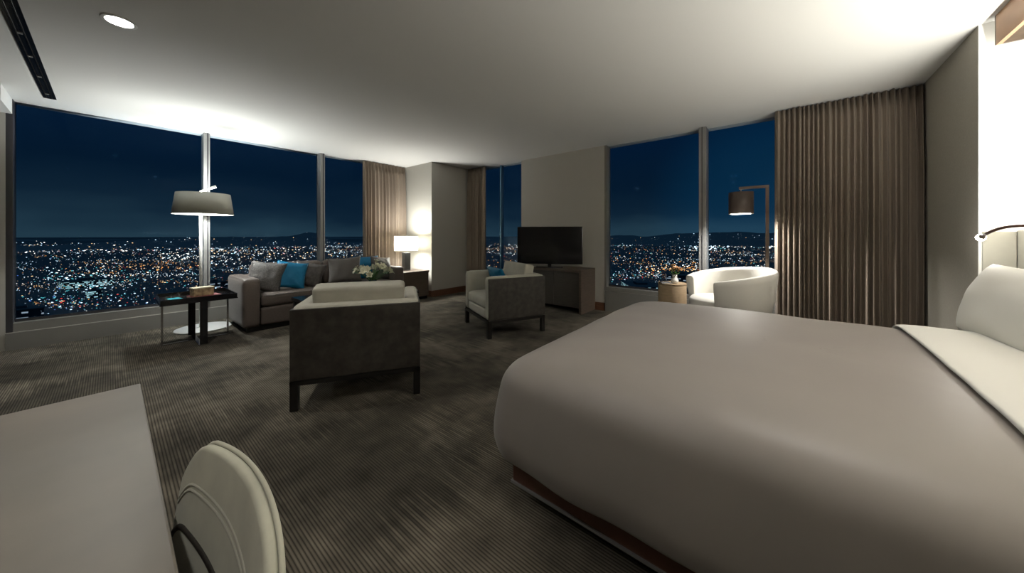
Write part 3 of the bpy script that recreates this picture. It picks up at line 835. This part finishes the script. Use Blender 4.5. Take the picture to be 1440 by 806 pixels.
bm = bmesh.new(); shell_lathe(bm, [(.120, 1.745), (.120, 1.750)], .110, 32, (0, .25, 0)); link('uplight_blocker', bm, ['shade_brown', 'shade_brown'], t)  # ring added inside the shade to cut its light on the ceiling
point('arc_lamp_light', (4.80, .39, 1.575), P_ARC, .04)

# ---------------------------------------------------------------- desk and desk chair
t = thing('desk', 'large greyish brown desk filling the lower left corner', 'desk', (-.95, .75, 0))
link('desk_top', B(-1.0, 1.015, -.95, .93, .712, .75, .004), 'desk', t)
for sy in (-.90, .87): link('leg_panel', B(-.95, .93, sy - .025, sy + .025, 0, .712), 'wood', t)

t = thing('desk_chair', 'cream suede chair with a curved back tucked beside the desk', 'chair', (0, .655, 0))
def back_surf(off):
    pass
bm = bmesh.new(); nS, nT = 40, 14; F, K = [], []
def bp(s, f, side):
    """s across the back (-1..1), f bottom 0 .. top 1, side 0 inner 1 outer"""
    a = abs(s)
    topz_ = .86 - .02 * a ** 2 - .07 * (max(0, a - .72) / .28) ** 2
    z_ = .42 + (topz_ - .42) * f
    cu = .152 - .042 * a ** 2 - .006 * a ** 6
    th = .016 + .06 * math.sin(PI * (.5 + .5 * f)) * (1 - .6 * a ** 4)
    u = cu + .0 * (1 - f) - (th if side == 0 else 0)
    v = s * (.262 + .03 * (1 - f ** 3))
    return Vector((u, v, z_))
grid = {}
for side in (0, 1):
    for i in range(nS + 1):
        for j in range(nT + 1):
            grid[side, i, j] = bm.verts.new(bp(-1 + 2 * i / nS, j / nT, side))
for side in (0, 1):
    for i in range(nS):
        for j in range(nT): bm.faces.new((grid[side, i, j], grid[side, i + 1, j], grid[side, i + 1, j + 1], grid[side, i, j + 1]))
for i in range(nS):
    for j in (0, nT): bm.faces.new((grid[0, i, j], grid[0, i + 1, j], grid[1, i + 1, j], grid[1, i, j]))
for j in range(nT):
    for i in (0, nS): bm.faces.new((grid[0, i, j], grid[0, i, j + 1], grid[1, i, j + 1], grid[1, i, j]))
o = link('backrest', bm, 'desk_cream', t, True)
md = o.modifiers.new('b', 'BEVEL'); md.width = .006; md.segments = 4; md.limit_method = 'ANGLE'; md.angle_limit = math.radians(45)
bm = bmesh.new(); tube(bm, [bp(-.97 + 1.94 * i / 40, 1, 1) + Vector((.002, 0, 0.0)) for i in range(41)], .0035, 8); pp = link('piping', bm, 'desk_cream', o, True)
for off in (0.0, .012):
    bm = bmesh.new(); tube(bm, [bp(-.95 + 1.9 * i / 40, .84 - off * 2, 0) + Vector((.001, 0, 0)) for i in range(41)], .003, 6); link('seam', bm, 'cream', o, True)
bm = bmesh.new(); tube(bm, [bp(-.97 + 1.94 * i / 40, .66, 0) + Vector((.002, 0, 0)) for i in range(41)], .006, 6); link('crease_shade', bm, 'shell', o, True)  # dark tube standing in for the shade in the backrest's crease
bm = bmesh.new(); cushion(bm, -.135, 0, .43, .50, .52, .11, 3.5, 12, .01); link('seat', bm, 'desk_cream', t, True)
for sx in (-1, 1):
    for sy in (-1, 1):
        bm = bmesh.new(); tube(bm, [(-.13 + sx * .2, sy * .21, .38), (-.13 + sx * .22, sy * .23, 0)], [.02, .014], 10); link('leg', bm, 'darkmetal', t)

# ---------------------------------------------------------------- the night city below
GZ = -110.0
def cam_to_world(px, depth, z):
    r = (px - 720) / 464
    p = FWD * depth + RGT * (r * depth); return Vector((p.x, p.y, z))
bm = bmesh.new()
R_ = 30000
vsr = [bm.verts.new((R_ * math.cos(2 * PI * k / 64), R_ * math.sin(2 * PI * k / 64), GZ)) for k in range(64)]; bm.faces.new(vsr)
g = struct('ground', bm, 'ground'); g['label'] = 'dark city ground far below'
# hill ranges all round the basin
def ridge(a, seed, base_h, var, lift):
    h = 0
    for o_, am in ((3, 1), (8, .5), (20, .22), (50, .1)): h += am * noise.noise(Vector((math.cos(a) * o_, math.sin(a) * o_, seed)))
    return base_h + var * max(-.6, h) + lift * math.exp(-(a / .30) ** 2) + lift * .9 * math.exp(-((a - 1.235) / .035) ** 2)
def range_(name, dist, base_h, var, seed, lift, label):
    bm = bmesh.new(); rows = []
    n = 400
    for i in range(n + 1):
        a = math.radians(-45 + 180 * i / n); h = ridge(a, seed, base_h, var, lift)
        rows.append([bm.verts.new((math.cos(a) * d_, math.sin(a) * d_, z_)) for d_, z_ in ((dist * .88, GZ - 3), (dist * .94, GZ + (h - GZ) * .55), (dist, h), (dist * 1.15, GZ - 3))])
    for a, b in zip(rows, rows[1:]):
        for k in range(3): bm.faces.new((a[k], a[k + 1], b[k + 1], b[k]))
    o = struct(name, bm, 'hill', smooth=True); o['label'] = label
range_('hills', 13000, -90, 200, 2.0, 0, 'far dark hill range on the horizon')
range_('hills', 4200, -52, 60, 5.0, 75, 'nearer dark hill range beyond the city, dotted with lights')

PAL = {
 'warm': ((1, .62, .30), 1.8), 'orange': ((1, .40, .10), 1.6), 'white': ((1, .95, .85), 3.0), 'cool': ((.62, .85, 1), 2.2),
 'teal': ((.15, .75, .8), .8), 'blue': ((.15, .35, 1), .9), 'red': ((1, .08, .06), 1.1), 'pink': ((1, .55, .55), 1.0), 'dim': ((.45, .55, .65), .28)}
keys = list(PAL)
for k in keys: M['city_' + k] = emat('city_' + k, PAL[k][0], PAL[k][1])
cb = {k: ([], []) for k in keys}
rc = random.Random(42)
def light(p, s, k):
    vsl, fl = cb[k]; b = len(vsl); x, y, z = p
    w_ = s * 1.35; h_ = s * .72
    vsl += [(x + w_, y, z), (x - w_, y, z), (x, y + w_, z), (x, y - w_, z), (x, y, z + h_), (x, y, z - h_)]
    fl += [(b, b + 2, b + 4), (b + 2, b + 1, b + 4), (b + 1, b + 3, b + 4), (b + 3, b, b + 4), (b + 2, b, b + 5), (b + 1, b + 2, b + 5), (b + 3, b + 1, b + 5), (b, b + 3, b + 5)]
def pick(wts):
    x = rc.random() * sum(wts.values())
    for k, w_ in wts.items():
        x -= w_
        if x <= 0: return k
    return k
BASE = {'warm': 3, 'orange': 1.6, 'white': 2.6, 'cool': 3, 'teal': 2.2, 'blue': .5, 'red': .3, 'pink': .8, 'dim': 9}
def place(px, q, szpx, k):
    d = 464 * (EYE - GZ) / q
    p = cam_to_world(px, d, GZ + 4 + rc.random() * 8)
    light(p, szpx * .72 * d / 464 * .5, k)
def smooth_density(px, q):
    return .42 + 1.2 * max(0, noise.noise(Vector((px * .010, q * .22, 1.5))) + .28) + 1.3 * math.exp(-((q - 22) / 9) ** 2)
for _ in range(15000):
    px = rc.uniform(-150, 1600); q = 14 + 112 * rc.random() ** 1.3
    if rc.random() * 1.9 > smooth_density(px, q): continue
    s = rc.choice((.35, .4, .45, .5, .6, .75, 1.2)) * (1 + q / 260)
    place(px, q, s, pick(BASE))
for _ in range(330):                                  # lit streets
    q0 = 16 + 95 * rc.random() ** 1.7; x0 = rc.uniform(-100, 1400); ln = rc.uniform(20, 130); sl = rc.uniform(-.05, .05)
    wt = rc.choice(({'white': 3, 'cool': 3}, {'cool': 3, 'teal': 2}, {'orange': 3, 'warm': 2}, {'warm': 2, 'white': 2, 'red': .5}, {'dim': 2, 'cool': 2}))
    for k_ in range(int(ln / rc.uniform(1.8, 4.5))):
        t_ = rc.random(); place(x0 + ln * t_, q0 + ln * t_ * sl + rc.gauss(0, .35), rc.choice((.5, .6, .8, 1.1)), pick(wt))
CL = [  # cx, q, spread x, spread q, number, size, colours
 (150, 21, 110, 3, 240, 1.7, {'white': 4, 'pink': 3, 'cool': 2, 'red': .5}), (40, 15, 60, 3, 60, 1.3, {'cool': 2, 'white': 1}),
 (120, 66, 34, 9, 170, 1.9, {'cool': 3, 'teal': 3, 'white': 1.5}), (110, 100, 60, 8, 160, 1.9, {'blue': 2, 'cool': 2, 'red': 1.2, 'teal': 2, 'warm': 1}),
 (225, 48, 45, 4, 90, 1.6, {'orange': 4, 'warm': 2}), (380, 26, 70, 6, 170, 1.6, {'white': 3, 'warm': 3, 'cool': 1}),
 (330, 40, 60, 5, 90, 1.5, {'white': 3, 'cool': 2, 'warm': 1}), (480, 26, 25, 6, 60, 1.4, {'cool': 3, 'white': 2}),
 (245, 30, 15, 3, 50, 1.6, {'white': 3, 'cool': 1}), (210, 70, 70, 9, 120, 1.7, {'warm': 2, 'cool': 2, 'teal': 2}),
 (708, 48, 14, 10, 60, 1.5, {'orange': 4, 'warm': 2, 'red': .4}), (705, 22, 16, 5, 30, 1.4, {'white': 2, 'warm': 2}),
 (948, 52, 20, 5, 120, 2.1, {'orange': 4, 'warm': 4, 'white': 1}), (975, 44, 12, 5, 40, 1.7, {'white': 2, 'orange': 2}),
 (900, 60, 30, 10, 110, 1.7, {'teal': 3, 'cool': 3, 'white': 1, 'red': .8}), (905, 38, 40, 8, 80, 1.3, {'orange': 3, 'warm': 2, 'white': 1}),
 (1056, 15, 12, 2, 50, 3.2, {'white': 3, 'cool': 3}), (1082, 15, 6, 2, 26, 2.8, {'white': 3, 'cool': 3}), (978, 18, 12, 3, 40, 2.2, {'cool': 4, 'white': 1}),
 (1012, 18, 8, 2, 20, 2.2, {'cool': 4, 'teal': 1}), (1040, 30, 40, 5, 80, 1.3, {'warm': 3, 'white': 1, 'cool': 1}), (1050, 44, 30, 5, 40, 1.4, {'teal': 3, 'orange': 1}),
]
for cx, q0, sx_, sq, n_, sz, wt in CL:
    for _ in range(n_):
        q = q0 + rc.gauss(0, sq)
        if q < 6: continue
        place(cx + rc.gauss(0, sx_), q, sz * rc.choice((.4, .55, .7, .9, 1.35)), pick(wt))
# sparse lights up the slopes
for _ in range(520):
    px = rc.uniform(-100, 1500); f = rc.random() ** 1.5 * .9; d0 = cam_to_world(px, 1, 0); a = math.atan2(d0.y, d0.x)
    if noise.noise(Vector((px * .02, f * 2, 8))) < -.1: continue
    h = ridge(a, 5.0, -52, 60, 75); dd = 4200 * (.88 + .12 * f) - 25; zz = GZ + (h - GZ) * (f * 1.1 if f < .5 else .55 + (f - .5) * .9) + 12
    light((math.cos(a) * dd, math.sin(a) * dd, zz), rc.choice((.5, .6, .9)) * dd / 464 * .5, pick({'dim': 4, 'cool': 2, 'warm': 2, 'white': .6}))
for k in keys:
    me = bpy.data.meshes.new('city_lights'); me.from_pydata(cb[k][0], [], cb[k][1]); me.materials.append(M['city_' + k])
    o = bpy.data.objects.new('city_lights', me); COL.objects.link(o)
    tag(o, {'warm': 'warm amber', 'orange': 'deep orange', 'white': 'bright white', 'cool': 'cool bluish white', 'teal': 'teal', 'blue': 'blue', 'red': 'red', 'pink': 'pinkish', 'dim': 'faint grey'}[k] + ' lights scattered across the night city', 'city lights', 'night city lights', 'stuff')

# a few buildings near enough to have a shape
def wall_mat(name, rgb, lit, frac, cell):
    m = bpy.data.materials.new(name); m.use_nodes = True; t = m.node_tree; p = t.nodes['Principled BSDF']; L = t.links.new
    p.inputs['Base Color'].default_value = (*rgb, 1); p.inputs['Roughness'].default_value = .7
    c = t.nodes.new('ShaderNodeTexCoord'); mp_ = t.nodes.new('ShaderNodeVectorMath'); mp_.operation = 'DIVIDE'; mp_.inputs[1].default_value = cell
    L(c.outputs['Object'], mp_.inputs[0])
    fl = t.nodes.new('ShaderNodeVectorMath'); fl.operation = 'FLOOR'; L(mp_.outputs[0], fl.inputs[0])
    fr = t.nodes.new('ShaderNodeVectorMath'); fr.operation = 'FRACTION'; L(mp_.outputs[0], fr.inputs[0])
    wn = t.nodes.new('ShaderNodeTexWhiteNoise'); L(fl.outputs[0], wn.inputs[0])
    gt = t.nodes.new('ShaderNodeMath'); gt.operation = 'LESS_THAN'; gt.inputs[1].default_value = frac; L(wn.outputs[0], gt.inputs[0])
    sp = t.nodes.new('ShaderNodeSeparateXYZ'); L(fr.outputs[0], sp.inputs[0])
    g2 = t.nodes.new('ShaderNodeMath'); g2.operation = 'GREATER_THAN'; g2.inputs[1].default_value = .42; L(sp.outputs[2], g2.inputs[0])
    ml = t.nodes.new('ShaderNodeMath'); ml.operation = 'MULTIPLY'; L(gt.outputs[0], ml.inputs[0]); L(g2.outputs[0], ml.inputs[1])
    m2 = t.nodes.new('ShaderNodeMath'); m2.operation = 'MULTIPLY'; m2.inputs[1].default_value = lit[3]; L(ml.outputs[0], m2.inputs[0])
    p.inputs['Emission Color'].default_value = (*lit[:3], 1); L(m2.outputs[0], p.inputs['Emission Strength']); m.cycles.emission_sampling = 'NONE'
    return m
M['bld_dark'] = wall_mat('dark_block_wall', (.03, .04, .06), (.7, .85, 1, .35), .22, (5, 5, 3.6))
M['bld_lit'] = wall_mat('lit_hall_wall', (.06, .09, .10), (.5, .85, .9, .8), .5, (2.4, 2.4, 3.0))
M['bld_blue'] = wall_mat('blue_block_wall', (.03, .09, .13), (.1, .5, .65, .16), .5, (4, 4, 4))
def building(px, q, wpx, hpx, m, label, group=None, rz=.0):
    d = 464 * (EYE - GZ) / q; p = cam_to_world(px, d, GZ); w_ = wpx * d / 464; h_ = hpx * d / 464
    t = thing('building', label, 'building', p, rz, group)
    link('walls', B(-w_ / 2, w_ / 2, -w_ / 3, w_ / 3, 0, h_), m, t)
    link('roof', B(-w_ / 2 - .6, w_ / 2 + .6, -w_ / 3 - .6, w_ / 3 + .6, h_, h_ + 1.2), 'ground', t)
    link('roof_plant', B(-w_ / 6, w_ / 8, -w_ / 8, w_ / 8, h_ + 1.2, h_ + 5), 'ground', t)
building(900, 82, 58, 13, 'bld_lit', 'long low arcaded building seen through the right window', rz=.6)
building(1086, 92, 34, 30, 'bld_blue', 'bluish block behind the bronze floor lamp', rz=.3)
building(122, 72, 44, 9, 'bld_lit', 'bright teal-lit hall seen through the left window', rz=.2)
building(132, 88, 12, 10, 'bld_lit', 'small tan lit block right below the teal-lit hall', rz=.5)
building(30, 118, 36, 14, 'bld_dark', 'dark block at the lower left corner of the left window', rz=.1)
building(300, 74, 26, 8, 'bld_dark', 'dark low block beside the white lamp pole', rz=.4)
building(955, 66, 50, 12, 'bld_dark', 'dark low building below the orange street glow', rz=.3)
